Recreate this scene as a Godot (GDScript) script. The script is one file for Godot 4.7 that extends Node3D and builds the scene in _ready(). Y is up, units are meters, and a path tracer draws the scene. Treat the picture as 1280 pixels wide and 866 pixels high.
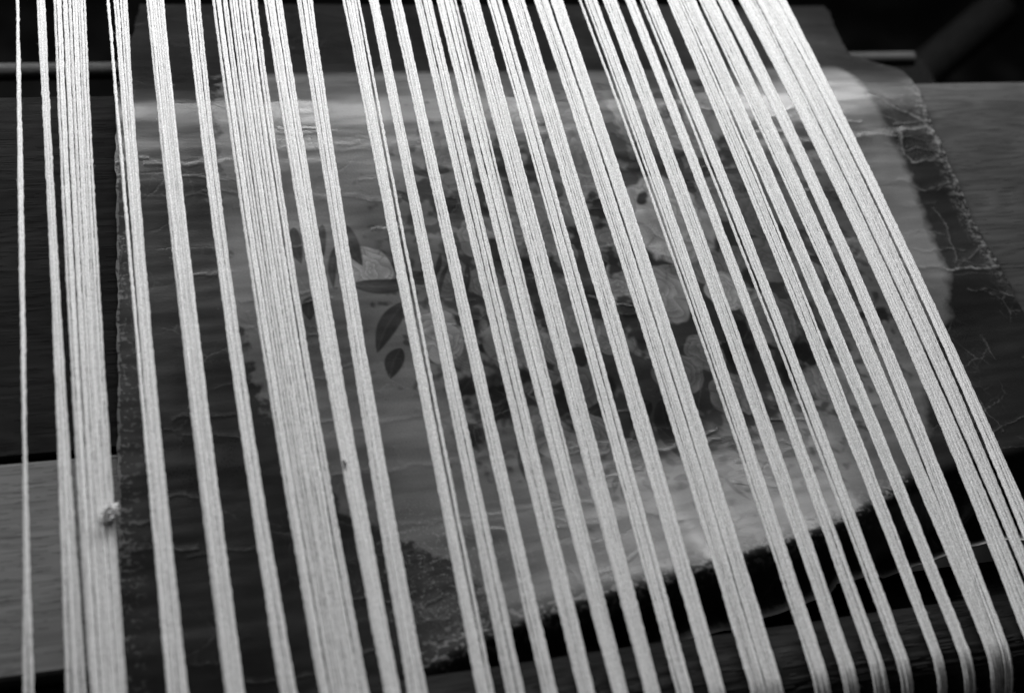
extends Node3D
# A loom seen close: white warp yarns stretched over a worn printed oilcloth that lies on old boards. A black and white photograph, so every material is grey.
# World: x runs along the boards, -z along the warp away from the weaver, y up; the warp lies near y = 0.

const BOARD_Y := -0.0306          # top of the boards
const BEND := -0.124              # where the board's far edge begins to round off
const CURL := 16.0                # curvature of that round (1/m)
const MOST := 0.52                # steepest fall of the cloth behind the board (rad)
const TEX_W := 1600
const TEX_H := 1147
const CELL := 0.000375            # metres per texel of the cloth's print
const TEX_X := -0.2
const TEX_V := -0.3

var crest_line = [Vector2(-0.12, 0.11), Vector2(-0.044, 0.0938), Vector2(-0.0156, 0.0872), Vector2(0.0152, 0.0835), Vector2(0.0475, 0.08), Vector2(0.0776, 0.075), Vector2(0.1038, 0.0686), Vector2(0.142, 0.0532), Vector2(0.23, 0.035), Vector2(0.36, 0.025)]
var hem_line = [Vector2(-0.0262, 0.1023), Vector2(0.0092, 0.1013), Vector2(0.0205, 0.1011), Vector2(0.03, 0.1007), Vector2(0.0437, 0.0992), Vector2(0.0579, 0.0971), Vector2(0.0709, 0.0956), Vector2(0.0813, 0.0934), Vector2(0.0952, 0.0904), Vector2(0.0991, 0.0867), Vector2(0.1037, 0.0867), Vector2(0.1112, 0.0856), Vector2(0.1262, 0.0837), Vector2(0.149, 0.0794), Vector2(0.1586, 0.0769), Vector2(0.1824, 0.0769), Vector2(0.1926, 0.0771)]
var right_edge = [Vector2(0.259, -0.285), Vector2(0.256, -0.273), Vector2(0.241, -0.24), Vector2(0.2215, -0.19), Vector2(0.2255, -0.177), Vector2(0.233, -0.165), Vector2(0.2305, -0.15), Vector2(0.2249, -0.12), Vector2(0.2232, -0.0885), Vector2(0.2225, -0.0646), Vector2(0.2246, -0.04), Vector2(0.225, 0.02), Vector2(0.223, 0.09)]
var rng := RandomNumberGenerator.new()
var wob := FastNoiseLite.new()
var M := {}


func _ready():
	# camera
	var cam := Camera3D.new()
	cam.name = "camera"
	cam.fov = 28.43
	cam.near = 0.02
	cam.far = 20.0
	cam.transform = Transform3D(Basis(Vector3(0.9548, 0.2063, 0.214), Vector3(0.0689, 0.5466, -0.8346), Vector3(-0.2891, 0.8116, 0.5076)).orthonormalized(), Vector3(-0.1301, 0.3652, 0.2284))
	var lens := CameraAttributesPhysical.new()
	lens.frustum_focal_length = 47.36
	lens.frustum_focus_distance = 0.49
	lens.exposure_aperture = 8.0
	lens.frustum_near = 0.02
	lens.frustum_far = 20.0
	cam.attributes = lens
	add_child(cam)
	cam.current = true
	# the dim room round the loom
	var env := Environment.new()
	env.background_mode = Environment.BG_COLOR
	env.background_color = Color(0.006, 0.006, 0.006).linear_to_srgb()
	env.tonemap_mode = Environment.TONE_MAPPER_LINEAR
	env.tonemap_exposure = 1.0
	env.sdfgi_enabled = true
	env.ssao_enabled = true
	env.ssil_enabled = true
	var we := WorldEnvironment.new()
	we.name = "room_air"
	we.environment = env
	add_child(we)
	# soft window light from beyond the loom
	var win := AreaLight3D.new()
	win.name = "window_light"
	win.area_size = Vector2(0.85, 0.12)
	win.area_normalize_energy = true
	win.light_energy = 0.97
	win.light_color = Color(1, 1, 1)
	win.area_range = 6.0
	win.area_attenuation = 2.0
	win.shadow_enabled = true
	win.look_at_from_position(Vector3(0.04, 0.22, -0.54), Vector3(0.05, -0.01, -0.05), Vector3.UP)
	add_child(win)
	# added fill light with no source in the room, high on the left
	var side := AreaLight3D.new()
	side.name = "added_fill_light"
	side.area_size = Vector2(0.8, 0.8)
	side.area_normalize_energy = true
	side.light_energy = 0.2
	side.area_range = 6.0
	side.area_attenuation = 2.0
	side.shadow_enabled = true
	side.look_at_from_position(Vector3(-0.34, 0.45, -0.5), Vector3(0.05, 0, -0.06), Vector3.UP)
	add_child(side)

	rng.seed = 7
	wob.seed = 11
	wob.frequency = 1.0
	wob.fractal_octaves = 2
	make_materials()
	var ground := PlaneMesh.new()
	ground.size = Vector2(8, 8)
	var fo = part("floor", ground, M.floor, self)
	fo.position.y = -0.76
	fo.set_meta("kind", "structure")
	fo.set_meta("label", "dark floor of the room far below the loom")
	boards()
	loom()
	cloth()
	warp()
	tuft("small white wool tuft caught on the broad left bundle", Vector3(-0.1303, 0.0012, 0.0469), 0.0038, 5)
	tuft("tiny white fluff knot on the bundle beside the widest one", Vector3(-0.0619, 0.001, 0.0372), 0.0011, 9)


# ---------------------------------------------------------------- helpers
func grey(v: float) -> Color:
	return Color(v, v, v).linear_to_srgb()


func tag(o, label, category, group = ""):
	o.set_meta("label", label)
	o.set_meta("category", category)
	if group:
		o.set_meta("group", group)
	return o


func part(called, mesh, mat, parent):
	var o := MeshInstance3D.new()
	o.name = called
	o.mesh = mesh
	o.material_override = mat
	parent.add_child(o, true)
	return o


func interp(line, key: float, by_y := false) -> float:
	var n: int = line.size()
	for i in range(1, n):
		var a: Vector2 = line[i - 1]
		var b: Vector2 = line[i]
		var ka := a.y if by_y else a.x
		var kb := b.y if by_y else b.x
		if key <= kb or i == n - 1:
			var t := clampf((key - ka) / (kb - ka), 0.0, 1.0)
			return lerpf(a.x, b.x, t) if by_y else lerpf(a.y, b.y, t)
	return 0.0


func noise_bytes(w: int, h: int, freq: float, octaves: int, seed_: int, kind := FastNoiseLite.TYPE_SIMPLEX_SMOOTH) -> PackedByteArray:
	var n := FastNoiseLite.new()
	n.noise_type = kind
	n.seed = seed_
	n.frequency = freq
	n.fractal_type = FastNoiseLite.FRACTAL_FBM if octaves > 1 else FastNoiseLite.FRACTAL_NONE
	n.fractal_octaves = octaves
	if kind == FastNoiseLite.TYPE_CELLULAR:
		n.cellular_return_type = FastNoiseLite.RETURN_DISTANCE2_SUB
		n.domain_warp_enabled = true
		n.domain_warp_amplitude = 12.0
		n.domain_warp_frequency = 0.02
	var im := n.get_image(w, h)
	im.convert(Image.FORMAT_L8)
	return im.get_data()


func stretched(w: int, h: int, sx: int, sy: int, freq: float, octaves: int, seed_: int) -> PackedByteArray:
	var n := FastNoiseLite.new()
	n.seed = seed_
	n.frequency = freq
	n.fractal_octaves = octaves
	var im := n.get_image(maxi(8, w / sx), maxi(8, h / sy))
	im.convert(Image.FORMAT_L8)
	im.resize(w, h, Image.INTERPOLATE_CUBIC)
	return im.get_data()


func texture_of(bytes: PackedByteArray, w: int, h: int) -> ImageTexture:
	return ImageTexture.create_from_image(Image.create_from_data(w, h, false, Image.FORMAT_L8, bytes))


func srgb_byte(v: float) -> int:
	var s := 12.92 * v if v < 0.0031308 else 1.055 * pow(v, 1.0 / 2.4) - 0.055
	return clampi(int(s * 255.0 + 0.5), 0, 255)


# a grid of points made into one smooth mesh; rows x columns
func sheet(pts: PackedVector3Array, uvs: PackedVector2Array, rows: int, cols: int, flip := false) -> ArrayMesh:
	var st := SurfaceTool.new()
	st.begin(Mesh.PRIMITIVE_TRIANGLES)
	for i in pts.size():
		st.set_uv(uvs[i])
		st.add_vertex(pts[i])
	for r in rows - 1:
		for c in cols - 1:
			var a := r * cols + c
			var q := [a, a + 1, a + cols, a + 1, a + cols + 1, a + cols]
			if flip:
				q = [a, a + cols, a + 1, a + 1, a + cols, a + cols + 1]
			for k in q:
				st.add_index(k)
	st.generate_normals()
	return st.commit()


# a bar of constant section (z, y points, closed) along x, with end caps; gently turned corners are smooth
func bar(profile: Array, x0: float, x1: float, wave := 0.0) -> ArrayMesh:
	var st := SurfaceTool.new()
	st.begin(Mesh.PRIMITIVE_TRIANGLES)
	var n := profile.size()
	var len_ := 0.0
	var parts := 40
	for i in n:
		var a: Vector2 = profile[i]
		var b: Vector2 = profile[(i + 1) % n]
		var before: Vector2 = profile[(i + n - 1) % n]
		var after: Vector2 = profile[(i + 2) % n]
		var d := (b - a).normalized()
		var da := (a - before).normalized()
		var db := (after - b).normalized()
		var na := (d + da).normalized() if d.dot(da) > 0.8 else d
		var nb := (d + db).normalized() if d.dot(db) > 0.8 else d
		var l := (b - a).length()
		for k in parts:
			var xa := lerpf(x0, x1, float(k) / parts)
			var xb := lerpf(x0, x1, float(k + 1) / parts)
			var q := [[xa, a, na, len_], [xb, a, na, len_], [xb, b, nb, len_ + l], [xa, a, na, len_], [xb, b, nb, len_ + l], [xa, b, nb, len_ + l]]
			for e in q:
				var nn: Vector2 = e[2]
				var p: Vector2 = e[1]
				var lift := wave * wob.get_noise_2d(e[0] * 30.0, p.x * 60.0) if wave > 0.0 else 0.0
				st.set_normal(Vector3(0, nn.x, -nn.y))
				st.set_uv(Vector2(e[0], e[3]))
				st.add_vertex(Vector3(e[0], p.y + lift, p.x))
		len_ += l
	var flat := PackedVector2Array(profile)
	var tri := Geometry2D.triangulate_polygon(flat)
	for side in 2:
		var x := x0 if side == 0 else x1
		for t in range(0, tri.size(), 3):
			var ids := [tri[t], tri[t + 1], tri[t + 2]]
			if side == 1:
				ids.reverse()
			for id in ids:
				st.set_normal(Vector3(-1 if side == 0 else 1, 0, 0))
				st.set_uv(flat[id])
				st.add_vertex(Vector3(x, flat[id].y, flat[id].x))
	return st.commit()


# a tube through points
func tube_into(st: SurfaceTool, pts: Array, radii: Array, sides: int):
	var n := pts.size()
	var ring := []
	for i in n:
		var t: Vector3 = (pts[mini(i + 1, n - 1)] - pts[maxi(i - 1, 0)]).normalized()
		var s := t.cross(Vector3.UP if absf(t.y) < 0.9 else Vector3.RIGHT).normalized()
		var u := s.cross(t)
		var r := []
		for k in sides + 1:
			var a := TAU * k / sides
			var dirn := s * cos(a) + u * sin(a)
			r.append([pts[i] + dirn * radii[i], dirn, Vector2(float(k) / sides, float(i) / n)])
		ring.append(r)
	for i in n - 1:
		for k in sides:
			for e in [ring[i][k], ring[i][k + 1], ring[i + 1][k], ring[i][k + 1], ring[i + 1][k + 1], ring[i + 1][k]]:
				st.set_normal(e[1])
				st.set_uv(e[2])
				st.add_vertex(e[0])


# ---------------------------------------------------------------- materials
func wood_material(tone: float, contrast: float, rough: float, seed_: int, relief: float) -> StandardMaterial3D:
	var w := 1024
	var h := 512
	var fine := stretched(w, h, 24, 1, 0.11, 4, seed_)
	var broad := stretched(w, h, 12, 3, 0.02, 3, seed_ + 1)
	var pores := stretched(w, h, 14, 1, 0.35, 2, seed_ + 2)
	var stain := noise_bytes(w, h, 0.006, 3, seed_ + 3)
	var out := PackedByteArray()
	out.resize(w * h)
	var lift := PackedByteArray()
	lift.resize(w * h)
	for i in w * h:
		var rings := 0.5 + 0.5 * sin(broad[i] * 0.16 + fine[i] * 0.012)
		var v := 0.62 * fine[i] / 255.0 + 0.38 * rings
		var pore := 1.0 if pores[i] > 70 else 0.62
		var t := tone * (1.0 + contrast * (v - 0.5) * 2.0) * pore * (0.72 + 0.56 * stain[i] / 255.0)
		out[i] = srgb_byte(t)
		lift[i] = clampi(int(110 + 90 * (v - 0.5) + (0 if pore > 0.9 else -70)), 0, 255)
	var m := StandardMaterial3D.new()
	m.albedo_texture = texture_of(out, w, h)
	m.uv1_scale = Vector3(2.6, 6.5, 1)
	m.roughness = rough
	m.metallic_specular = 0.22
	m.heightmap_enabled = true
	m.heightmap_texture = texture_of(lift, w, h)
	m.heightmap_scale = relief
	return m


func make_materials():
	M.board = wood_material(0.011, 0.5, 0.7, 21, 0.03)  # dim left end of the plank, weaker light put in the tone
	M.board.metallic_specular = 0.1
	M.lit_board = wood_material(0.036, 0.4, 0.7, 25, 0.03)  # same plank, brighter right end: stronger light put in the tone
	M.bare = wood_material(0.125, 0.22, 0.75, 41, 0.02)
	M.beam = wood_material(0.009, 0.9, 0.75, 61, 0.12)
	M.rod = wood_material(0.055, 0.3, 0.6, 81, 0.02)
	var back := StandardMaterial3D.new()
	back.albedo_color = grey(0.42)
	back.roughness = 0.9
	M.backing = back
	var fl := StandardMaterial3D.new()
	fl.albedo_texture = texture_of(noise_bytes(256, 256, 0.05, 4, 101), 256, 256)
	fl.albedo_color = grey(0.05)
	fl.uv1_scale = Vector3(6, 6, 1)
	fl.roughness = 0.9
	M.floor = fl
	# wool: white, slightly mottled
	var w := 64
	var h := 1024
	var a := noise_bytes(w, h, 0.05, 4, 91)
	var b := noise_bytes(w, h, 0.03, 2, 92)
	var out := PackedByteArray()
	out.resize(w * h)
	for i in w * h:
		out[i] = srgb_byte(0.3 + 0.66 * a[i] / 255.0 + 0.10 * (b[i] / 255.0 - 0.5))
	var m := StandardMaterial3D.new()
	m.albedo_texture = texture_of(out, w, h)
	m.uv1_scale = Vector3(2, 22, 1)
	m.roughness = 0.95
	m.metallic_specular = 0.2
	m.rim_enabled = true
	m.rim = 0.3
	M.wool = []
	for k in 5:
		var wm: StandardMaterial3D = m.duplicate()
		wm.albedo_color = grey([1.0, 0.94, 0.98, 0.86, 0.91][k])
		M.wool.append(wm)


# ---------------------------------------------------------------- boards and loom
func boards():
	var y := BOARD_Y
	var p := [Vector2(0.0082, y - 0.024), Vector2(0.0082, y - 0.0008), Vector2(0.0074, y)]
	p.append(Vector2(BEND, y))
	for i in range(1, 9):
		var q := 0.0227 * i / 8.0
		p.append(Vector2(BEND - sin(CURL * q) / CURL, y - (1.0 - cos(CURL * q)) / CURL))
	p.append(Vector2(-0.1468, y - 0.0056))
	p.append(Vector2(-0.1468, y - 0.024))
	var b = part("wooden_board", bar(p, -0.45, 0.0395, 0.0), M.board, self)  # one plank in two tones: its left-right light difference is in the colour
	tag(b, "left half of the plank, toned dark for weaker light, reaching under the oilcloth's left side", "board", "boards under the cloth")
	var g = part("wooden_board", bar(p, 0.0405, 0.62, 0.0), M.lit_board, self)
	tag(g, "right half of the plank, toned paler for stronger light, reaching under the oilcloth's right side", "board", "boards under the cloth")
	y -= 0.0006
	var p2 := [Vector2(0.0795, y - 0.02), Vector2(0.0795, y - 0.001), Vector2(0.0785, y), Vector2(0.0106, y), Vector2(0.0096, y - 0.001), Vector2(0.0096, y - 0.02)]
	var c = part("wooden_board", bar(p2, -0.45, -0.045, 0.0), M.bare, self)
	tag(c, "pale bare wooden board at the lower left, partly under the oilcloth", "board", "boards under the cloth")


func loom():
	var o := Node3D.new()
	o.name = "loom_frame"
	add_child(o)
	tag(o, "dark wooden loom frame: front beam the warp bends over, thin rear bar and brace", "loom")
	# breast beam: a low ledge behind, a steep shoulder, a rounded nose that the yarns bend over
	var p := [Vector2(0.1405, -0.075)]
	for i in 25:
		var a := PI * i / 24.0
		p.append(Vector2(0.1205 + 0.02 * cos(a), -0.0206 + 0.02 * sin(a)))
	p.append_array([Vector2(0.1, -0.034), Vector2(0.0975, -0.0365), Vector2(0.082, -0.0375), Vector2(0.0808, -0.039), Vector2(0.0808, -0.075)])
	part("breast_beam", bar(p, -0.5, 0.55, 0.0012), M.beam, o)
	var st := SurfaceTool.new()
	st.begin(Mesh.PRIMITIVE_TRIANGLES)
	var end: Vector3 = Vector3(0.3146, -0.12, -0.2447)
	tube_into(st, [Vector3(-0.5, end.y, -0.2405), Vector3(0, end.y, -0.2425), end], [0.0042, 0.0042, 0.0042], 12)
	part("rear_bar", st.commit(), M.rod, o)
	st = SurfaceTool.new()
	st.begin(Mesh.PRIMITIVE_TRIANGLES)
	tube_into(st, [Vector3(0.487, -0.33, -0.4186), Vector3(0.5844, -0.3, -0.4758)], [0.016, 0.016], 16)
	part("brace", st.commit(), M.beam, o)
	var pb := BoxMesh.new()
	pb.size = Vector3(0.03, 0.5, 0.03)
	var post = part("post", pb, M.beam, o)
	post.position = end + Vector3(0.016, -0.275, -0.01)


# ---------------------------------------------------------------- the cloth
func crest_of(x: float) -> float:
	return interp(crest_line, x)


func hump_of(x: float) -> float:
	return interp([Vector2(-0.09, 0), Vector2(-0.045, 0.005), Vector2(0, 0.0145), Vector2(0.05, 0.02), Vector2(0.11, 0.0185), Vector2(0.15, 0.009), Vector2(0.25, 0.003)], x)


func cloth_at(x: float, v: float) -> Vector3:
	var z := v
	var y := BOARD_Y + 0.0006
	if v < BEND:
		var q := BEND - v
		var most := MOST / CURL
		if q <= most:
			z = BEND - sin(CURL * q) / CURL
			y -= (1.0 - cos(CURL * q)) / CURL
		else:
			z = BEND - sin(MOST) / CURL - (q - most) * cos(MOST)
			y -= (1.0 - cos(MOST)) / CURL + (q - most) * sin(MOST)
	var vc := crest_of(x)
	var hm := hump_of(x)
	if v > vc - 0.06 and v <= vc:
		y += hm * pow((v - vc + 0.06) / 0.06, 1.4)
	elif v > vc:
		var s0 := 1.4 * hm / 0.06
		var s1 := -1.2 * minf(1.0, hm / 0.009)
		var d := v - vc
		if d < 0.006:
			y += hm + s0 * d + (s1 - s0) * d * d / 0.012
		else:
			y += hm + s0 * 0.006 + (s1 - s0) * 0.003 + s1 * (d - 0.006)
		y += 0.006 * smoothstep(0.006, 0.022, d) * (wob.get_noise_2d(x * 38.0, v * 30.0 + 5.0) + 0.15 * sin(x * 170.0))
		y = maxf(y, -0.0365 + 0.0006 * sin(x * 300.0))
	# the cloth's own waves: long across, short along, and a few lifted creases
	var calm := smoothstep(-0.29, -0.1, v)
	y += 0.00022 * (0.3 + 0.7 * calm) * (wob.get_noise_2d(x * 14.0, v * 75.0) + 0.5)
	y += 0.00008 * (wob.get_noise_2d(x * 40.0 + 9.0, v * 210.0) + 0.5)
	y += 0.0012 * exp(-pow((v + 0.1) / 0.03, 2.0))
	y += 0.0008 * (wob.get_noise_2d(x * 6.0 + 40.0, v * 16.0) + 0.6)
	return Vector3(x, y, z)


func cloth():
	var rows := 300
	var cols := 200
	var pts := PackedVector3Array()
	var uvs := PackedVector2Array()
	var under := PackedVector3Array()
	for r in rows:
		var w := float(r) / (rows - 1)
		for c in cols:
			var t := float(c) / (cols - 1)
			var xn := lerpf(-0.1305, 0.223, t)
			var last := interp(hem_line, xn) if xn > -0.03 else lerpf(0.101, interp(hem_line, -0.03), clampf((xn + 0.06) / 0.03, 0.0, 1.0))
			last = minf(last, 0.101)
			var v := lerpf(-0.285, last, w)
			var xl := lerpf(-0.117, -0.1308, clampf((v + 0.15) / 0.23, 0.0, 1.0)) + 0.0007 * wob.get_noise_1d(v * 90.0)
			if v < -0.145:
				xl += (-0.145 - v) * 0.12
			var xr := interp(right_edge, v, true) + 0.0009 * wob.get_noise_1d(v * 110.0 + 50.0)
			var x := lerpf(xl, xr, t)
			var p := cloth_at(x, v)
			var fall := 0.0055 - (last - v)
			if fall > 0.0 and xn > -0.02:
				p.y += 1.05 * fall * fall / 0.0055 * (0.75 + 0.5 * wob.get_noise_1d(x * 45.0))
			if w > 0.985:
				p.y += 0.0006 * (w - 0.985) / 0.015 * (1.0 + wob.get_noise_1d(x * 120.0))
			pts.append(p)
			under.append(p - Vector3(0, 0.00045, 0))
			uvs.append(Vector2((x - TEX_X) / (TEX_W * CELL), (v - TEX_V) / (TEX_H * CELL)))
	var top := sheet(pts, uvs, rows, cols)
	# underside and rim close the sheet, so it has a real thickness
	var st := SurfaceTool.new()
	st.begin(Mesh.PRIMITIVE_TRIANGLES)
	st.append_from(top, 0, Transform3D())
	st.append_from(sheet(under, uvs, rows, cols, true), 0, Transform3D())
	var loop := []
	for c in cols:
		loop.append(c)
	for r in range(1, rows):
		loop.append(r * cols + cols - 1)
	for c in range(cols - 2, -1, -1):
		loop.append((rows - 1) * cols + c)
	for r in range(rows - 2, -1, -1):
		loop.append(r * cols)
	var rim := SurfaceTool.new()
	rim.begin(Mesh.PRIMITIVE_TRIANGLES)
	for i in loop.size() - 1:
		var a: int = loop[i]
		var b: int = loop[i + 1]
		for e in [[pts[a], a], [under[a], a], [pts[b], b], [pts[b], b], [under[a], a], [under[b], b]]:
			rim.set_uv(uvs[e[1]])
			rim.add_vertex(e[0])
	rim.generate_normals()
	st.append_from(rim.commit(), 0, Transform3D())
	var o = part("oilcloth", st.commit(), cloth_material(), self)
	# the corner of the hem that is turned over, showing the cloth's pale back
	var cs := SurfaceTool.new()
	cs.begin(Mesh.PRIMITIVE_TRIANGLES)
	var ca: Vector3 = Vector3(0.1002, -0.033, 0.0791)
	var cb: Vector3 = Vector3(0.1025, -0.031, 0.0853)
	var cc: Vector3 = Vector3(0.1001, -0.0345, 0.087)
	var mid := (ca + cb + cc) / 3.0 + Vector3(0, 0.0008, 0)
	var down := Vector3(0, -0.0005, 0)
	for e in [[ca, cb, mid], [cb, cc, mid], [cc, ca, mid]]:
		for p in e:
			cs.add_vertex(p)
		for p in [e[1], e[0], e[2]]:
			cs.add_vertex(p + down)
		for p in [e[0], e[0] + down, e[1], e[1], e[0] + down, e[1] + down]:
			cs.add_vertex(p)
	cs.generate_normals()
	part("turned_corner", cs.commit(), M.backing, o)
	tag(o, "worn dark oilcloth printed with a flower bouquet, lying creased under the warp", "tablecloth")


var T: PackedFloat32Array
var H: PackedFloat32Array


func blob(u: float, v: float, rx: float, ry: float, tone: float, alpha: float, soft: float, ragged: float):
	var cx := (u - TEX_X) / CELL
	var cy := (v - TEX_V) / CELL
	var ax := rx / CELL
	var ay := ry / CELL
	var key := u * 900.0 + v * 700.0
	for y in range(maxi(0, int(cy - ay * 1.6)), mini(TEX_H, int(cy + ay * 1.6) + 1)):
		for x in range(maxi(0, int(cx - ax * 1.6)), mini(TEX_W, int(cx + ax * 1.6) + 1)):
			var dx := (x - cx) / ax
			var dy := (y - cy) / ay
			var d := sqrt(dx * dx + dy * dy)
			if d > 1.55:
				continue
			var e := d + ragged * wob.get_noise_3d(x * 0.06, y * 0.06, key)
			var k := alpha * (1.0 - smoothstep(1.0 - soft, 1.0 + soft * 0.4, e))
			var i := y * TEX_W + x
			T[i] = lerpf(T[i], tone, k)


func rose(u: float, v: float, rx: float, ry: float, tone: float):
	var cx := (u - TEX_X) / CELL
	var cy := (v - TEX_V) / CELL
	var ax := rx / CELL
	var ay := ry / CELL
	var turn := rng.randf() * TAU
	var lobes := rng.randi_range(5, 7)
	var key := u * 900.0 + v * 700.0
	for y in range(maxi(0, int(cy - ay * 1.2)), mini(TEX_H, int(cy + ay * 1.2) + 1)):
		for x in range(maxi(0, int(cx - ax * 1.2)), mini(TEX_W, int(cx + ax * 1.2) + 1)):
			var dx := (x - cx) / ax
			var dy := (y - cy) / ay
			var d := sqrt(dx * dx + dy * dy)
			if d > 1.15:
				continue
			var a := atan2(dy, dx) + turn
			var nz := wob.get_noise_3d(x * 0.035, y * 0.035, key)
			var out := d + 0.10 * nz - 0.07 * absf(sin(a * lobes * 0.5))
			# petals in shells: each shell is shifted round, its rim pale and its foot dark
			var shell := (out + 0.12 * sin(a * 2.0 + out * 5.0) + 0.1 * nz) * 3.4
			var within := shell - floorf(shell)
			var petal := absf(sin((a + floorf(shell) * 1.3) * lobes * 0.5))
			var s := 0.62 + 0.5 * within * (0.55 + 0.45 * petal) - 0.28 * smoothstep(0.9, 1.0, within) - 0.25 * (1.0 - smoothstep(0.0, 0.22, petal)) * smoothstep(0.3, 0.8, out)
			s *= 0.92 + 0.3 * nz
			var k := 0.92 * (1.0 - smoothstep(0.86, 0.96, out))
			var i := y * TEX_W + x
			T[i] = lerpf(T[i], tone * s, k)


func leaf(ua: float, va: float, ub: float, vb: float, width: float):
	var a := Vector2((ua - TEX_X) / CELL, (va - TEX_V) / CELL)
	var b := Vector2((ub - TEX_X) / CELL, (vb - TEX_V) / CELL)
	var w := width / CELL * 0.5
	var l := (b - a).length()
	var d := (b - a) / l
	var bow := 0.12 * l * (1 if rng.randf() > 0.5 else -1)
	for y in range(maxi(0, int(minf(a.y, b.y) - w * 1.5)), mini(TEX_H, int(maxf(a.y, b.y) + w * 1.5) + 1)):
		for x in range(maxi(0, int(minf(a.x, b.x) - w * 1.5)), mini(TEX_W, int(maxf(a.x, b.x) + w * 1.5) + 1)):
			var q := Vector2(x, y) - a
			var t := q.dot(d) / l
			if t < 0.0 or t > 1.0:
				continue
			var side := q.dot(Vector2(-d.y, d.x)) - bow * sin(PI * t) * 0.5
			var half := w * pow(sin(PI * pow(t, 0.8)), 0.75)
			var k := 1.0 - smoothstep(half - 2.0, half + 0.8, absf(side))
			if k <= 0.0:
				continue
			var vein := (1.0 - smoothstep(0.6, 1.8, absf(side))) * (1.0 if w > 14.0 else 0.3)
			var ribs := 0.25 * maxf(0.0, sin((t * l - absf(side) * 0.9) * 0.42))
			var i := y * TEX_W + x
			T[i] = lerpf(T[i], 0.005 + 0.008 * ribs + 0.03 * vein + (0.006 if side > 0.0 else 0.0), 0.95 * k)


func crease(line: Array, width: float, strength: float):
	var w := maxf(1.0, width / CELL)
	for n in line.size() - 1:
		var a: Vector2 = line[n]
		var b: Vector2 = line[n + 1]
		a = Vector2((a.x - TEX_X) / CELL, (a.y - TEX_V) / CELL)
		b = Vector2((b.x - TEX_X) / CELL, (b.y - TEX_V) / CELL)
		var l := (b - a).length()
		if l < 1.0:
			continue
		var d := (b - a) / l
		var pad := w * 3.0 + 8.0
		for y in range(maxi(0, int(minf(a.y, b.y) - pad)), mini(TEX_H, int(maxf(a.y, b.y) + pad) + 1)):
			for x in range(maxi(0, int(minf(a.x, b.x) - pad)), mini(TEX_W, int(maxf(a.x, b.x) + pad) + 1)):
				var q := Vector2(x, y) - a
				var t := q.dot(d)
				if t < -1.0 or t > l + 1.0:
					continue
				var side := q.dot(Vector2(-d.y, d.x)) - 4.5 * wob.get_noise_2d(x * 0.025, y * 0.025) - 1.2 * wob.get_noise_2d(x * 0.15, y * 0.15)
				var k := 1.0 - smoothstep(0.25 * w, 0.8 * w, absf(side))
				var lift := exp(-side * side / (w * w * 2.5))
				var i := y * TEX_W + x
				if k > 0.0:
					var worn := clampf(0.65 + 0.9 * wob.get_noise_2d(x * 0.09 + 70.0, y * 0.09), 0.0, 1.0)
					T[i] = lerpf(T[i], maxf(T[i], 0.24), clampf(k * worn * strength * 0.36, 0.0, 1.0))
				H[i] = maxf(H[i], 0.5 + 0.3 * lift * minf(1.0, strength))


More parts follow.
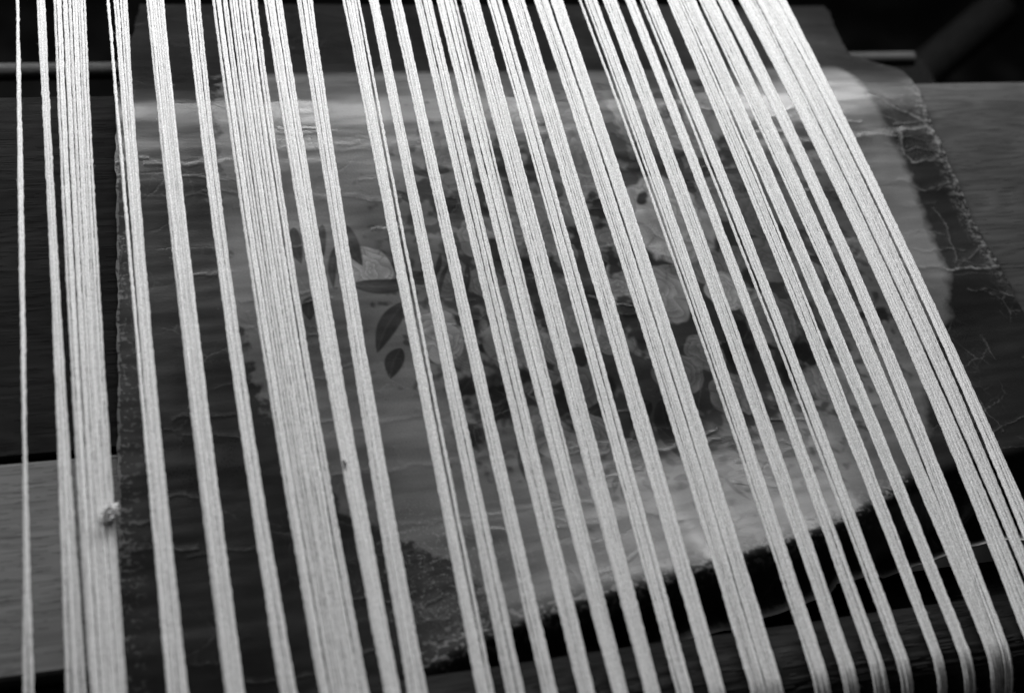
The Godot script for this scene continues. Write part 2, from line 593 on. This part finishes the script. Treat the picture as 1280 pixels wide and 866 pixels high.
func cloth_material() -> StandardMaterial3D:
	var n := TEX_W * TEX_H
	T = PackedFloat32Array()
	T.resize(n)
	H = PackedFloat32Array()
	H.resize(n)
	H.fill(0.5)
	var panel_left = [Vector2(-0.0767, -0.1621), Vector2(-0.0818, -0.1336), Vector2(-0.0857, -0.0903), Vector2(-0.0863, -0.0443), Vector2(-0.0806, -0.0112), Vector2(-0.0715, 0.0202), Vector2(-0.0586, 0.0391), Vector2(-0.0426, 0.0514), Vector2(-0.0282, 0.0627), Vector2(-0.0189, 0.0767)]
	var panel_right = [Vector2(0.2024, -0.1508), Vector2(0.2012, -0.1393), Vector2(0.2015, -0.1072), Vector2(0.2006, -0.0721), Vector2(0.1992, -0.0555), Vector2(0.1982, -0.0373), Vector2(0.1905, -0.0171), Vector2(0.1716, -0.0025), Vector2(0.1619, 0.0197), Vector2(0.1563, 0.0343), Vector2(0.1423, 0.0501), Vector2(0.1252, 0.0591)]
	var big := noise_bytes(TEX_W, TEX_H, 0.005, 4, 3)
	var ragged := noise_bytes(TEX_W, TEX_H, 0.05, 4, 4)
	var brushed := stretched(TEX_W, TEX_H, 10, 1, 0.06, 3, 5)
	var grain := noise_bytes(TEX_W, TEX_H, 0.4, 2, 6)
	# the ground of the print: a pale panel within a dark border
	for y in TEX_H:
		var v := TEX_V + y * CELL
		var xl := interp(panel_left, v, true)
		var xr := interp(panel_right, v, true)
		var far := smoothstep(-0.172, -0.162, v)
		for x in TEX_W:
			var i := y * TEX_W + x
			var u := TEX_X + x * CELL
			var rag := (ragged[i] - 128) / 128.0
			var el := (u - xl + 0.0045 * rag) / 0.003
			var er := (xr - u + 0.0016 * rag) / 0.004
			var inside := clampf(el + 0.5, 0.0, 1.0) * clampf(er + 0.5, 0.0, 1.0) * far
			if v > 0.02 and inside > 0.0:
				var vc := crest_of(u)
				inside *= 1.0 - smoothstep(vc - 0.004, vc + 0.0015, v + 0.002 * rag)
			var m := 0.4 + 1.2 * big[i] / 255.0
			m *= 0.8 + 0.4 * brushed[i] / 255.0
			T[i] = lerpf(0.006 + 0.007 * big[i] / 255.0 + 0.005 * brushed[i] / 255.0, 0.112 * m, inside)
	# the bouquet: dark ground, filler leaves and blooms, then the ones that show between the yarns
	blob(0.0681, -0.0478, 0.0867, 0.0886, 0.02, 0.85, 0.25, 0.55)
	for k in 70:
		var a := rng.randf() * TAU
		var d := sqrt(rng.randf()) * 0.95
		var q := [0.0681, -0.0478, 0.0867, 0.0886]
		var u: float = q[0] + cos(a) * d * q[2]
		var v: float = q[1] + sin(a) * d * q[3]
		if k % 3 == 0:
			var b := a + rng.randf_range(-0.8, 0.8)
			leaf(u, v, u + cos(b) * 0.013, v + sin(b) * 0.013, rng.randf_range(0.005, 0.008))
		else:
			var s := rng.randf_range(0.006, 0.011)
			rose(u, v, s, s * 0.95, rng.randf_range(0.10, 0.20))
	for q in [
		[0.0867, -0.0719, 0.0194, 0.0227, 0.2],
		[0.1106, -0.1199, 0.0151, 0.0184, 0.13],
		[0.0832, -0.1243, 0.0112, 0.014, 0.11],
		[0.0583, -0.0418, 0.0088, 0.0102, 0.15],
		[0.0994, -0.0363, 0.0085, 0.0095, 0.21],
		[0.1097, -0.03, 0.0073, 0.008, 0.15],
		[0.0597, -0.0628, 0.009, 0.0106, 0.11],
		[0.0436, -0.0793, 0.0155, 0.0187, 0.1],
		[0.0558, -0.108, 0.0121, 0.0149, 0.11],
		[0.0392, -0.1233, 0.01, 0.0127, 0.1],
		[0.024, -0.0752, 0.0107, 0.013, 0.1],
		[0.036, -0.0612, 0.0094, 0.0112, 0.1],
		[0.0375, -0.0263, 0.0116, 0.0132, 0.09],
		[0.0115, -0.0197, 0.0117, 0.0135, 0.095],
		[0.0257, -0.0186, 0.0083, 0.0095, 0.09],
		[0.1263, 0.0062, 0.0099, 0.0117, 0.1],
		[0.1136, -0.0215, 0.0112, 0.0122, 0.085],
		[0.1221, -0.0501, 0.0102, 0.0115, 0.08],
		[0.1361, -0.0453, 0.0089, 0.0099, 0.085],
		[0.0879, 0.0091, 0.0093, 0.0099, 0.09],
		[0.0171, 0.0171, 0.0102, 0.0112, 0.1],
		[0.0304, 0.02, 0.0086, 0.0093, 0.1],
		[-0.0351, -0.0554, 0.0087, 0.0106, 0.15],
		[-0.0157, -0.0253, 0.0103, 0.0121, 0.13],
		[0.0038, -0.1038, 0.0114, 0.0144, 0.08],
		[0.1102, -0.0808, 0.0104, 0.0121, 0.1],
		[0.0089, -0.0666, 0.0092, 0.0111, 0.09],
		[0.0829, -0.0103, 0.0082, 0.0089, 0.085],
		[0.1403, -0.0752, 0.0106, 0.0122, 0.08],
		[0.1231, -0.072, 0.0104, 0.012, 0.08],
		[0.0729, -0.0363, 0.0121, 0.0137, 0.15],
		[0.0305, -0.0012, 0.01, 0.0111, 0.07],
		[0.0144, -0.0352, 0.009, 0.0105, 0.09],
	]:
		rose(q[0], q[1], q[2], q[3], q[4] * 2.2)
	for q in [
		[0.0465, -0.1257, 0.003, 0.0075],
		[0.0369, -0.0992, 0.0049, 0.0121],
		[0.0256, -0.0997, 0.0045, 0.0129],
		[0.0748, -0.1245, 0.0035, 0.0149],
		[0.0744, -0.1073, 0.0055, 0.0092],
		[0.0787, -0.0979, 0.0048, 0.0066],
		[0.1052, -0.1307, 0.0058, 0.0119],
		[0.1249, -0.1383, 0.0052, 0.0132],
		[0.1227, -0.1077, 0.0036, 0.006],
		[0.0931, -0.0961, 0.0048, 0.0033],
		[0.1098, -0.0967, 0.0042, 0.0058],
		[0.0586, -0.0515, 0.0041, 0.0081],
		[0.059, -0.0272, 0.0062, 0.0105],
		[0.0595, -0.0175, 0.0043, 0.0069],
		[0.0241, -0.0442, 0.0046, 0.0186],
		[0.034, -0.0527, 0.0031, 0.0051],
		[0.045, -0.034, 0.0043, 0.0099],
		[0.0997, -0.0168, 0.0052, 0.0105],
		[0.1119, -0.0404, 0.004, 0.006],
		[0.1225, -0.0049, 0.0072, 0.0069],
		[0.1602, -0.1122, 0.0037, 0.0124],
		[0.1408, -0.0941, 0.0029, 0.0068],
		[0.0993, 0.0215, 0.0053, 0.0072],
		[0.0024, 0.0028, 0.0057, 0.0089],
		[0.0235, 0.0064, 0.0046, 0.0096],
		[0.0339, -0.0124, 0.0048, 0.004],
		[-0.003, -0.0285, 0.0044, 0.0075],
		[0.0002, -0.0398, 0.0036, 0.0042],
		[-0.0092, 0.0154, 0.0083, 0.0046],
		[-0.0094, -0.0032, 0.0034, 0.0058],
		[0.0583, -0.0785, 0.0039, 0.0086],
		[0.088, 0.0217, 0.0029, 0.0092],
		[0.093, -0.0095, 0.0038, 0.009],
		[0.0464, -0.0644, 0.0032, 0.006],
		[0.0133, -0.0875, 0.0032, 0.0086],
		[0.0138, -0.0607, 0.0043, 0.0052],
		[-0.0082, -0.0904, 0.008, 0.0046],
		[-0.0017, -0.1, 0.0063, 0.0024],
		[0.0123, -0.0061, 0.0035, 0.0033],
		[0.0408, -0.0002, 0.0042, 0.0059],
		[0.1128, 0.0028, 0.0045, 0.0054],
		[0.1283, 0.0161, 0.0031, 0.0066],
		[-0.0004, -0.0823, 0.0037, 0.0061],
		[0.1, -0.0875, 0.0028, 0.0041],
		[0.0441, -0.088, 0.0026, 0.0048],
		[0.0778, -0.0824, 0.0027, 0.004],
		[0.0084, -0.05, 0.003, 0.0057],
		[0.1592, -0.0207, 0.0076, 0.0033],
		[0.0419, -0.1407, 0.0034, 0.0061],
		[0.0574, -0.1346, 0.0041, 0.0063],
	]:
		blob(q[0], q[1], q[2], q[3], 0.007, 0.95, 0.45, 0.7)
	for q in [
		[-0.0245, -0.0405, -0.0384, -0.0198, 0.0076],
		[-0.0297, -0.0211, -0.0355, -0.0091, 0.007],
		[-0.041, -0.0761, -0.0375, -0.0569, 0.007],
		[-0.0449, -0.0675, -0.0494, -0.0472, 0.0038],
		[-0.0598, -0.0757, -0.0592, -0.0591, 0.0059],
		[-0.0492, -0.0766, -0.0507, -0.0621, 0.0043],
		[-0.0429, -0.0488, -0.0182, -0.0492, 0.007],
		[-0.0577, -0.045, -0.0596, -0.0349, 0.0059],
		[0.0602, 0.0082, 0.0606, 0.0312, 0.0092],
		[0.0558, 0.0194, 0.0629, 0.0375, 0.0081],
		[-0.0079, -0.0609, -0.0135, -0.0489, 0.0024],
		[0.0014, -0.0559, -0.0054, -0.0384, 0.0032],
		[-0.0055, -0.0563, -0.0119, -0.0417, 0.0022],
		[0.0072, -0.0033, -0.0047, 0.0117, 0.0065],
		[0.0348, 0.0378, 0.0306, 0.0452, 0.0027],
		[0.0047, 0.0209, 0.0031, 0.0362, 0.0024],
		[0.0708, 0.0447, 0.0753, 0.056, 0.0022],
		[0.0527, 0.0425, 0.0642, 0.0429, 0.0038],
		[0.0364, 0.0398, 0.0343, 0.0537, 0.0038],
		[0.1392, -0.051, 0.1537, -0.0383, 0.0049],
		[-0.0168, 0.001, -0.0064, -0.0078, 0.0043],
		[0.0694, 0.0302, 0.0858, 0.0271, 0.0038],
		[-0.015, -0.1046, -0.0024, -0.0961, 0.0043],
		[-0.0205, -0.091, -0.0128, -0.0822, 0.0038],
	]:
		leaf(q[0], q[1], q[2], q[3], q[4])
	for q in [
		[[Vector2(-0.054, 0.009), Vector2(-0.029, 0.0062), Vector2(0.0058, 0.0031)], 0.00068, 0.5],
		[[Vector2(-0.0539, 0.0256), Vector2(-0.0214, 0.0249), Vector2(0.0013, 0.0233)], 0.00068, 0.6],
		[[Vector2(-0.0415, 0.0457), Vector2(-0.0179, 0.0463), Vector2(0.0173, 0.0465)], 0.00054, 0.5],
		[[Vector2(0.1776, -0.0438), Vector2(0.1986, -0.0408), Vector2(0.2249, -0.0404)], 0.00108, 1.6],
		[[Vector2(0.1773, -0.1098), Vector2(0.1917, -0.1121), Vector2(0.2041, -0.1107)], 0.00081, 0.9],
		[[Vector2(-0.1275, 0.0352), Vector2(-0.1223, 0.0358), Vector2(-0.1168, 0.0356)], 0.00068, 0.6],
		[[Vector2(-0.128, 0.0432), Vector2(-0.1163, 0.0447), Vector2(-0.1054, 0.046)], 0.00068, 1],
		[[Vector2(-0.1089, -0.0001), Vector2(-0.1, -0.0007), Vector2(-0.0872, -0.0001)], 0.00054, 0.5],
		[[Vector2(-0.0392, 0.0176), Vector2(-0.0365, 0.0254)], 0.00054, 0.5],
		[[Vector2(-0.0612, -0.113), Vector2(-0.0387, -0.1114), Vector2(-0.0069, -0.1144)], 0.00081, 0.5],
		[[Vector2(-0.0539, -0.0888), Vector2(-0.036, -0.0891), Vector2(-0.0182, -0.0863)], 0.00068, 0.6],
		[[Vector2(-0.1097, -0.1075), Vector2(-0.0941, -0.1065), Vector2(-0.0781, -0.1074)], 0.00081, 0.7],
		[[Vector2(-0.122, -0.0903), Vector2(-0.1107, -0.0934), Vector2(-0.0884, -0.0912)], 0.00081, 0.5],
		[[Vector2(0.2068, -0.1116), Vector2(0.2105, -0.1147), Vector2(0.2225, -0.1148), Vector2(0.2242, -0.111)], 0.00108, 1.1],
		[[Vector2(0.2068, -0.1116), Vector2(0.2038, -0.1004), Vector2(0.2064, -0.0954), Vector2(0.218, -0.0967)], 0.00081, 0.9],
		[[Vector2(0.2246, -0.1119), Vector2(0.22, -0.0975)], 0.00081, 0.6],
		[[Vector2(0.2023, -0.1374), Vector2(0.2145, -0.1243), Vector2(0.2229, -0.1157)], 0.00081, 0.8],
		[[Vector2(0.1949, -0.0862), Vector2(0.2045, -0.0814), Vector2(0.219, -0.0833)], 0.00068, 0.6],
		[[Vector2(0.207, -0.071), Vector2(0.208, -0.0591), Vector2(0.2051, -0.0428)], 0.00068, 0.6],
		[[Vector2(0.2048, -0.0421), Vector2(0.2217, -0.05), Vector2(0.2292, -0.0537)], 0.00068, 0.6],
		[[Vector2(0.1269, 0.0562), Vector2(0.1379, 0.0547), Vector2(0.1451, 0.0551)], 0.00068, 0.8],
		[[Vector2(0.1411, 0.0609), Vector2(0.1529, 0.0549), Vector2(0.1647, 0.0572)], 0.00054, 0.5],
		[[Vector2(-0.0429, 0.0728), Vector2(-0.0404, 0.0788), Vector2(-0.0336, 0.0818)], 0.00054, 0.6],
		[[Vector2(-0.0378, 0.0877), Vector2(-0.0306, 0.0881), Vector2(-0.022, 0.0861)], 0.00054, 0.7],
		[[Vector2(-0.0354, 0.0855), Vector2(-0.0379, 0.0788), Vector2(-0.0422, 0.0757)], 0.00054, 0.5],
		[[Vector2(-0.0404, 0.0911), Vector2(-0.0339, 0.0886)], 0.00054, 0.4],
		[[Vector2(0.0782, -0.0107), Vector2(0.0752, 0.0063), Vector2(0.0728, 0.0161)], 0.00054, 0.35],
		[[Vector2(0.0242, 0.0466), Vector2(0.0369, 0.0541), Vector2(0.0484, 0.0601)], 0.00054, 0.35],
		[[Vector2(0.0005, 0.0478), Vector2(0.014, 0.0568), Vector2(0.0279, 0.056)], 0.00054, 0.3],
		[[Vector2(-0.117, -0.0635), Vector2(-0.1188, -0.0336), Vector2(-0.1189, -0.0178)], 0.0004, 0.4],
		[[Vector2(-0.1198, -0.0741), Vector2(-0.1225, -0.0404), Vector2(-0.1235, -0.0182)], 0.0004, 0.5],
		[[Vector2(0.2002, -0.0076), Vector2(0.2015, 0.0043)], 0.00054, 0.4],
		[[Vector2(-0.0822, -0.044), Vector2(-0.0735, -0.0485)], 0.00054, 0.5],
		[[Vector2(-0.0882, -0.0394), Vector2(-0.0751, -0.0351)], 0.00054, 0.4],
	]:
		crease(q[0], q[1], q[2])
	# hairline creases, mostly lying across
	for k in 150:
		var u := rng.randf_range(-0.125, 0.225)
		var v := rng.randf_range(-0.14, 0.09)
		var l := rng.randf_range(0.006, 0.03)
		var tilt := rng.randfn(0.0, 0.12) + (1.2 if k % 9 == 0 else 0.0)
		var bend_ := rng.randf_range(-0.1, 0.1)
		crease([Vector2(u, v), Vector2(u + l * 0.5 * cos(tilt), v + l * 0.5 * sin(tilt)), Vector2(u + l * cos(tilt), v + l * sin(tilt + bend_))], 0.00048, rng.randf_range(0.2, 0.75))
	# wear: crackle where it was bent, scuffs along the folds and edges; the hem gets a painted highlight
	var crack := noise_bytes(TEX_W, TEX_H, 0.02, 1, 12, FastNoiseLite.TYPE_CELLULAR)
	var crack2 := noise_bytes(TEX_W, TEX_H, 0.06, 1, 14, FastNoiseLite.TYPE_CELLULAR)
	var patch := noise_bytes(TEX_W, TEX_H, 0.008, 3, 13)
	var spots := noise_bytes(TEX_W, TEX_H, 0.16, 5, 15)
	var flecks := stretched(TEX_W, TEX_H, 5, 2, 0.3, 4, 16)
	var bytes := PackedByteArray()
	bytes.resize(n)
	var lift := PackedByteArray()
	lift.resize(n)
	var gloss := PackedByteArray()
	gloss.resize(n)
	for y in TEX_H:
		var v := TEX_V + y * CELL
		var xr := interp(right_edge, v, true)
		var xl := lerpf(-0.117, -0.1308, clampf((v + 0.15) / 0.23, 0.0, 1.0))
		for x in TEX_W:
			var i := y * TEX_W + x
			var u := TEX_X + x * CELL
			var wear_or_glint := 0.0
			var hem_glint := 0.0
			var vc := crest_of(u) if v > 0.04 else 1.0
			var near := absf(v - vc + 0.001)
			var sp := 0.5 * (spots[i] + flecks[i]) / 255.0
			if near < 0.008 and u > -0.05 and u < 0.135:
				wear_or_glint = (1.0 - near / 0.008) * smoothstep(0.52, 0.64, sp) * 0.8
			var edge := minf(xr - u, 1.0)
			if edge < 0.008:
				wear_or_glint = maxf(wear_or_glint, (1.0 - edge / 0.008) * smoothstep(0.44, 0.66, 0.7 * sp + 0.3 * grain[i] / 255.0) * 0.5 * smoothstep(-0.16, -0.13, v) * (1.0 - smoothstep(-0.05, -0.02, v)))
			if u - xl < 0.009:
				wear_or_glint = maxf(wear_or_glint, (1.0 - (u - xl) / 0.009) * smoothstep(0.56, 0.66, sp) * 0.35)
				if u - xl < 0.0007 and sp > 0.42:
					wear_or_glint = maxf(wear_or_glint, 0.3)
			if v > 0.07 and u > -0.02:  # lit rim of the hem, painted into the tone as a highlight
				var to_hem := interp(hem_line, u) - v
				hem_glint = 0.8 * (1.0 - smoothstep(0.0004, 0.0018, to_hem))
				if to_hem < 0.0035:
					wear_or_glint = maxf(wear_or_glint, (1.0 - smoothstep(0.0006, 0.004, to_hem + 0.003 * (sp - 0.5))) * 0.9)
			var pm := smoothstep(0.52, 0.72, patch[i] / 255.0)
			var c1 := 1.0 - smoothstep(1.0, 8.0, crack[i])
			var c2 := 1.0 - smoothstep(2.0, 14.0, crack2[i])
			wear_or_glint = maxf(wear_or_glint, c1 * pm * 0.11)
			wear_or_glint = maxf(wear_or_glint, c2 * smoothstep(0.6, 0.75, patch[i] / 255.0) * 0.05)
			# flaked print round the panel's near corner
			var corner := 1.0 - Vector2(u + 0.035, v - 0.064).length() / 0.03
			if corner > 0.0:
				wear_or_glint = maxf(wear_or_glint, smoothstep(0.0, 0.5, corner) * smoothstep(0.54, 0.7, 0.6 * sp + 0.4 * grain[i] / 255.0) * 0.4)
			var t := lerpf(T[i], maxf(T[i], 0.26), wear_or_glint)
			if hem_glint > 0.0:  # brightens the painted hem highlight further
				t = lerpf(t, 0.45, hem_glint)
			t *= 0.88 + 0.24 * grain[i] / 255.0
			bytes[i] = srgb_byte(t)
			lift[i] = clampi(int((H[i] + 0.10 * (brushed[i] / 255.0 - 0.5) + 0.05 * (grain[i] / 255.0 - 0.5) + 0.12 * wear_or_glint - 0.1 * c1 * pm) * 255.0), 0, 255)
			gloss[i] = clampi(int((0.33 + 0.35 * wear_or_glint + 0.14 * (big[i] / 255.0 - 0.5) + 0.06 * (grain[i] / 255.0 - 0.5)) * 255.0), 0, 255)
	var m := StandardMaterial3D.new()
	m.albedo_texture = texture_of(bytes, TEX_W, TEX_H)
	m.roughness = 1.0
	m.roughness_texture = texture_of(gloss, TEX_W, TEX_H)
	m.roughness_texture_channel = BaseMaterial3D.TEXTURE_CHANNEL_RED
	m.metallic_specular = 0.38
	m.heightmap_enabled = true
	m.heightmap_texture = texture_of(lift, TEX_W, TEX_H)
	m.heightmap_scale = 0.05
	m.texture_repeat = false
	return m


# ---------------------------------------------------------------- the warp
# one yarn: a soft uneven twisted strand from behind the loom over the nose of the beam, with loose fibres standing off it
func yarn_mesh(xa: float, xm: float, xb: float, lift: float, radius: float, key: float) -> ArrayMesh:
	var path := PackedVector3Array()
	var z := -0.42
	# the quadratic through x at z = -0.16, -0.02, 0.10
	var d1 := (xm - xa) / 0.14
	var d2 := ((xb - xm) / 0.12 - d1) / 0.26
	while z < 0.12:
		var zz := maxf(z, -0.2)
		var x := xa + d1 * (zz + 0.16) + d2 * (zz + 0.16) * (zz + 0.02)
		if z < -0.2:
			x += (z + 0.2) * (d1 + d2 * (-0.22))
		x += 0.00013 * wob.get_noise_2d(z * 45.0, key) + 0.00004 * wob.get_noise_2d(z * 400.0, key + 3.0)
		path.append(Vector3(x, lift + 0.00012 * wob.get_noise_2d(z * 50.0, key + 9.0), z))
		z += 0.0016 if z > -0.2 else 0.006
	var xe := path[path.size() - 1].x
	var slope := d1 + d2 * 0.38
	for i in range(1, 27):
		var a := PI / 2 * i / 26.0
		path.append(Vector3(xe + slope * 0.0206 * sin(a), -0.0206 + (0.0206 + lift) * cos(a), 0.1205 + (0.0206 + lift) * sin(a)))
	for i in range(1, 11):
		path.append(Vector3(xe + slope * 0.0206, -0.0206 - 0.005 * i, 0.1411 + lift))
	var n := path.size()
	var sides := 6
	var v := PackedVector3Array()
	var nn := PackedVector3Array()
	var uv := PackedVector2Array()
	var idx := PackedInt32Array()
	var along := 0.0
	var frame_s := []
	for i in n:
		var t := (path[mini(i + 1, n - 1)] - path[maxi(i - 1, 0)]).normalized()
		var s := t.cross(Vector3(0, 1, 0)) if absf(t.y) < 0.8 else Vector3(1, 0, 0)
		s = Vector3(1, 0, 0) - t * t.x
		s = s.normalized()
		var u := s.cross(t)
		if i > 0:
			along += (path[i] - path[i - 1]).length()
		var thick := radius * (1.0 + 0.3 * wob.get_noise_2d(along * 320.0, key + 20.0))
		for k in sides + 1:
			var a := TAU * k / sides
			var bump := 1.0 + 0.12 * cos(2.0 * (a - along * 1100.0 + key))
			var dirn := s * cos(a) + u * sin(a)
			v.append(path[i] + dirn * thick * bump)
			nn.append(dirn)
			uv.append(Vector2(float(k) / sides + key * 0.37, along + key * 0.013))
	for i in n - 1:
		for k in sides:
			var q := i * (sides + 1) + k
			idx.append_array([q, q + 1, q + sides + 1, q + 1, q + sides + 2, q + sides + 1])
	# loose fibres
	for h in 120:
		var i := rng.randi_range(12, n - 14)
		var a := rng.randf() * TAU
		var dirn := Vector3(cos(a), sin(a), 0)
		var go := Vector3(rng.randf_range(-0.7, 0.7), rng.randf_range(-0.4, 0.7), rng.randf_range(-1, 1)).normalized()
		var l := rng.randf_range(0.0004, 0.0013)
		var p0 := path[i] + dirn * radius * 0.8
		var p1 := p0 + dirn * 0.00018 + go * l * 0.5
		var p2 := p1 + go * l * 0.5 - dirn * 0.0001
		var wide := Vector3(go.z, 0, -go.x).normalized() * 0.000022
		var f := v.size()
		for e in [p0 - wide, p0 + wide, p1 - wide, p1 + wide, p2]:
			v.append(e)
			nn.append(Vector3(0, 1, 0))
			uv.append(Vector2(0.3, along))
		idx.append_array([f, f + 1, f + 2, f + 1, f + 3, f + 2, f + 2, f + 3, f + 4])
	var arr := []
	arr.resize(Mesh.ARRAY_MAX)
	arr[Mesh.ARRAY_VERTEX] = v
	arr[Mesh.ARRAY_NORMAL] = nn
	arr[Mesh.ARRAY_TEX_UV] = uv
	arr[Mesh.ARRAY_INDEX] = idx
	var m := ArrayMesh.new()
	m.add_surface_from_arrays(Mesh.PRIMITIVE_TRIANGLES, arr)
	return m


func warp():
	# label, yarns, then the left and right border of the bundle at z = -0.16, -0.02 and 0.10
	var count := 0
	for b in [
		["pair of white warp yarns farthest left, beside the bare boards", 2, -0.1497, -0.14862, -0.1519, -0.15139, -0.1552, -0.15252],
		["narrow white warp bundle between the lone left pair and the broad left bundle", 4, -0.14284, -0.13976, -0.14304, -0.14035, -0.14449, -0.13943],
		["broad flat white warp bundle at the left with a wool tuft on it", 11, -0.13709, -0.12576, -0.13849, -0.12841, -0.13849, -0.12916],
		["single white warp yarn running along the left edge of the cloth", 1, -0.11835, -0.11779, -0.11881, -0.11822, -0.1188, -0.11818],
		["white warp bundle just right of the lone yarn at the cloth's left edge", 5, -0.11623, -0.11126, -0.11757, -0.11394, -0.11821, -0.11352],
		["white warp bundle over the dark left border, second left of the widest bundle", 7, -0.10468, -0.09827, -0.10518, -0.09965, -0.10416, -0.09889],
		["slim white warp bundle directly left of the widest bundle", 5, -0.09067, -0.08519, -0.09137, -0.08738, -0.08975, -0.08525],
		["widest warp bundle, loosely spread with dark slits between its yarns", 14, -0.08092, -0.06438, -0.08127, -0.0669, -0.07936, -0.06596],
		["white warp bundle with a fluff knot, directly right of the widest bundle", 7, -0.06179, -0.05488, -0.06276, -0.05708, -0.06162, -0.05709],
		["white warp bundle left of the hanging dark printed leaf", 6, -0.04941, -0.04357, -0.05298, -0.04816, -0.05493, -0.04969],
		["white warp bundle right of the hanging dark leaf, with one yarn split off", 5, -0.03191, -0.02659, -0.03365, -0.03027, -0.03559, -0.0321],
		["single white warp yarn split off right of the hanging dark leaf", 1, -0.02603, -0.02541, -0.02926, -0.02847, -0.03149, -0.03079],
		["slim white warp bundle next right of the split off single yarn", 5, -0.02173, -0.01788, -0.02464, -0.02047, -0.02717, -0.022],
		["white warp bundle crossing the small dark flower left of the bouquet", 5, -0.01337, -0.00884, -0.01533, -0.01124, -0.017, -0.01258],
		["dense white warp bundle along the left side of the printed bouquet", 7, -0.00369, 0.00304, -0.00577, 0.00062, -0.00662, -0.00144],
		["white warp bundle with a fine slit, over the bouquet's dark left gap", 8, 0.00501, 0.01308, 0.00358, 0.01026, 0.00323, 0.00811],
		["white warp bundle left of the one over the middle of the bouquet", 7, 0.01516, 0.02234, 0.0139, 0.02046, 0.01301, 0.018],
		["white warp bundle over the middle of the printed bouquet", 6, 0.02573, 0.03152, 0.02461, 0.03014, 0.02274, 0.02772],
		["white warp bundle right of the one over the middle of the bouquet", 7, 0.03439, 0.04127, 0.03423, 0.04026, 0.03277, 0.03794],
		["left half of the double white bundle crossing the pale rose", 6, 0.04522, 0.05096, 0.04663, 0.05222, 0.04553, 0.05064],
		["right half of the double white bundle crossing the pale rose", 6, 0.05203, 0.05721, 0.05286, 0.05753, 0.05094, 0.05587],
		["single white warp yarn hugging a bundle right of the pale rose", 1, 0.06413, 0.06515, 0.06674, 0.06763, 0.06636, 0.06715],
		["white warp bundle with a lone yarn hugging its left side, right of the pale rose", 5, 0.06676, 0.07208, 0.06833, 0.07315, 0.06744, 0.07146],
		["fairly broad white warp bundle crossing the folded corner of the hem", 7, 0.07445, 0.08069, 0.0762, 0.08186, 0.07556, 0.08074],
		["slim white warp bundle next right of the hem's folded corner", 5, 0.08425, 0.0886, 0.08661, 0.09076, 0.08572, 0.09041],
		["single white warp yarn with a dark gap beside it, right of the bouquet", 1, 0.09097, 0.09206, 0.09428, 0.09497, 0.09493, 0.09561],
		["white warp bundle with a lone yarn across a dark gap on its left", 5, 0.09268, 0.09783, 0.09603, 0.09998, 0.09596, 0.09923],
		["seventh bundle from the right, bending over the beam edge", 6, 0.10293, 0.10902, 0.10626, 0.11231, 0.10713, 0.11104],
		["sixth bundle from the right, bending over the beam edge", 6, 0.10949, 0.11539, 0.11487, 0.11999, 0.11648, 0.12047],
		["fifth bundle from the right, bending over the beam near the corner", 7, 0.11737, 0.12448, 0.12394, 0.13016, 0.12605, 0.13026],
		["fourth bundle from the right, with a wide dark gap on its right", 6, 0.12583, 0.13162, 0.13262, 0.13756, 0.12954, 0.1353],
		["third bundle from the right, first of the three close together", 8, 0.13562, 0.14286, 0.14347, 0.14934, 0.14205, 0.14885],
		["greyish middle bundle of the three close together at the right", 7, 0.14367, 0.15032, 0.15037, 0.15689, 0.15044, 0.15437],
		["outermost bundle on the right, beside the cloth's dark right border", 7, 0.15057, 0.15758, 0.1583, 0.16233, 0.1558, 0.16213],
	]:
		var n: int = b[1]
		var home: Node = self
		if n > 1:
			home = Node3D.new()
			home.name = "warp_bundle" if count == 0 else "warp_bundle_%03d" % count
			add_child(home)
			tag(home, b[0], "yarn bundle", "white warp bundles stretched over the cloth")
			count += 1
		for k in n:
			count_yarns += 1
			var key := count_yarns * 7.31
			var f := 0.5 if n == 1 else float(k) / (n - 1)
			var jit := 0.0 if n < 3 or k == 0 or k == n - 1 else rng.randf_range(-0.32, 0.32) / n
			var x := []
			for r in 3:
				var l: float = b[2 + r * 2] + 0.0005
				var e: float = b[3 + r * 2] - 0.0005
				x.append(lerpf(l, e, clampf(f + jit + rng.randf_range(-0.12, 0.12) / n, 0.0, 1.0)) if n > 1 else 0.5 * (l + e))
			var y := 0.0004 + (0.00034 if k % 2 else 0.0) + rng.randf_range(0.0, 0.0002)
			var o = part("warp_yarn" if n == 1 else "yarn", yarn_mesh(x[0], x[1], x[2], y, 0.00052 * rng.randf_range(0.88, 1.08), key), M.wool[(count_yarns * 7 + count * 3) % 5], home)
			if n == 1:
				tag(o, b[0], "yarn", "single warp yarns beside the bundles")


var count_yarns := 0


# a curl of loose wool caught on the warp
func tuft(label: String, at: Vector3, size: float, seed_: int):
	var r := RandomNumberGenerator.new()
	r.seed = seed_
	var st := SurfaceTool.new()
	st.begin(Mesh.PRIMITIVE_TRIANGLES)
	for k in 60:
		var pts := []
		var rad := []
		var p := Vector3(r.randf_range(-0.3, 0.3), r.randf_range(0, 0.5), r.randf_range(-0.45, 0.45)) * size
		var d := Vector3(r.randf_range(-0.6, 0.6), r.randf_range(-0.2, 0.5), r.randf_range(-1, 1)).normalized()
		for i in 9:
			pts.append(p)
			rad.append(size * 0.1 * (1.0 - absf(i - 4.0) / 5.0))
			d = (d + Vector3(r.randf_range(-0.7, 0.7), r.randf_range(-0.6, 0.5) - p.y / size * 0.6, r.randf_range(-0.7, 0.7))).normalized()
			p += d * size * 0.1
		tube_into(st, pts, rad, 5)
	var o = part("wool_tuft", st.commit(), M.wool[0], self)
	o.position = at + Vector3(0, 0.0006, 0)
	tag(o, label, "wool tuft")
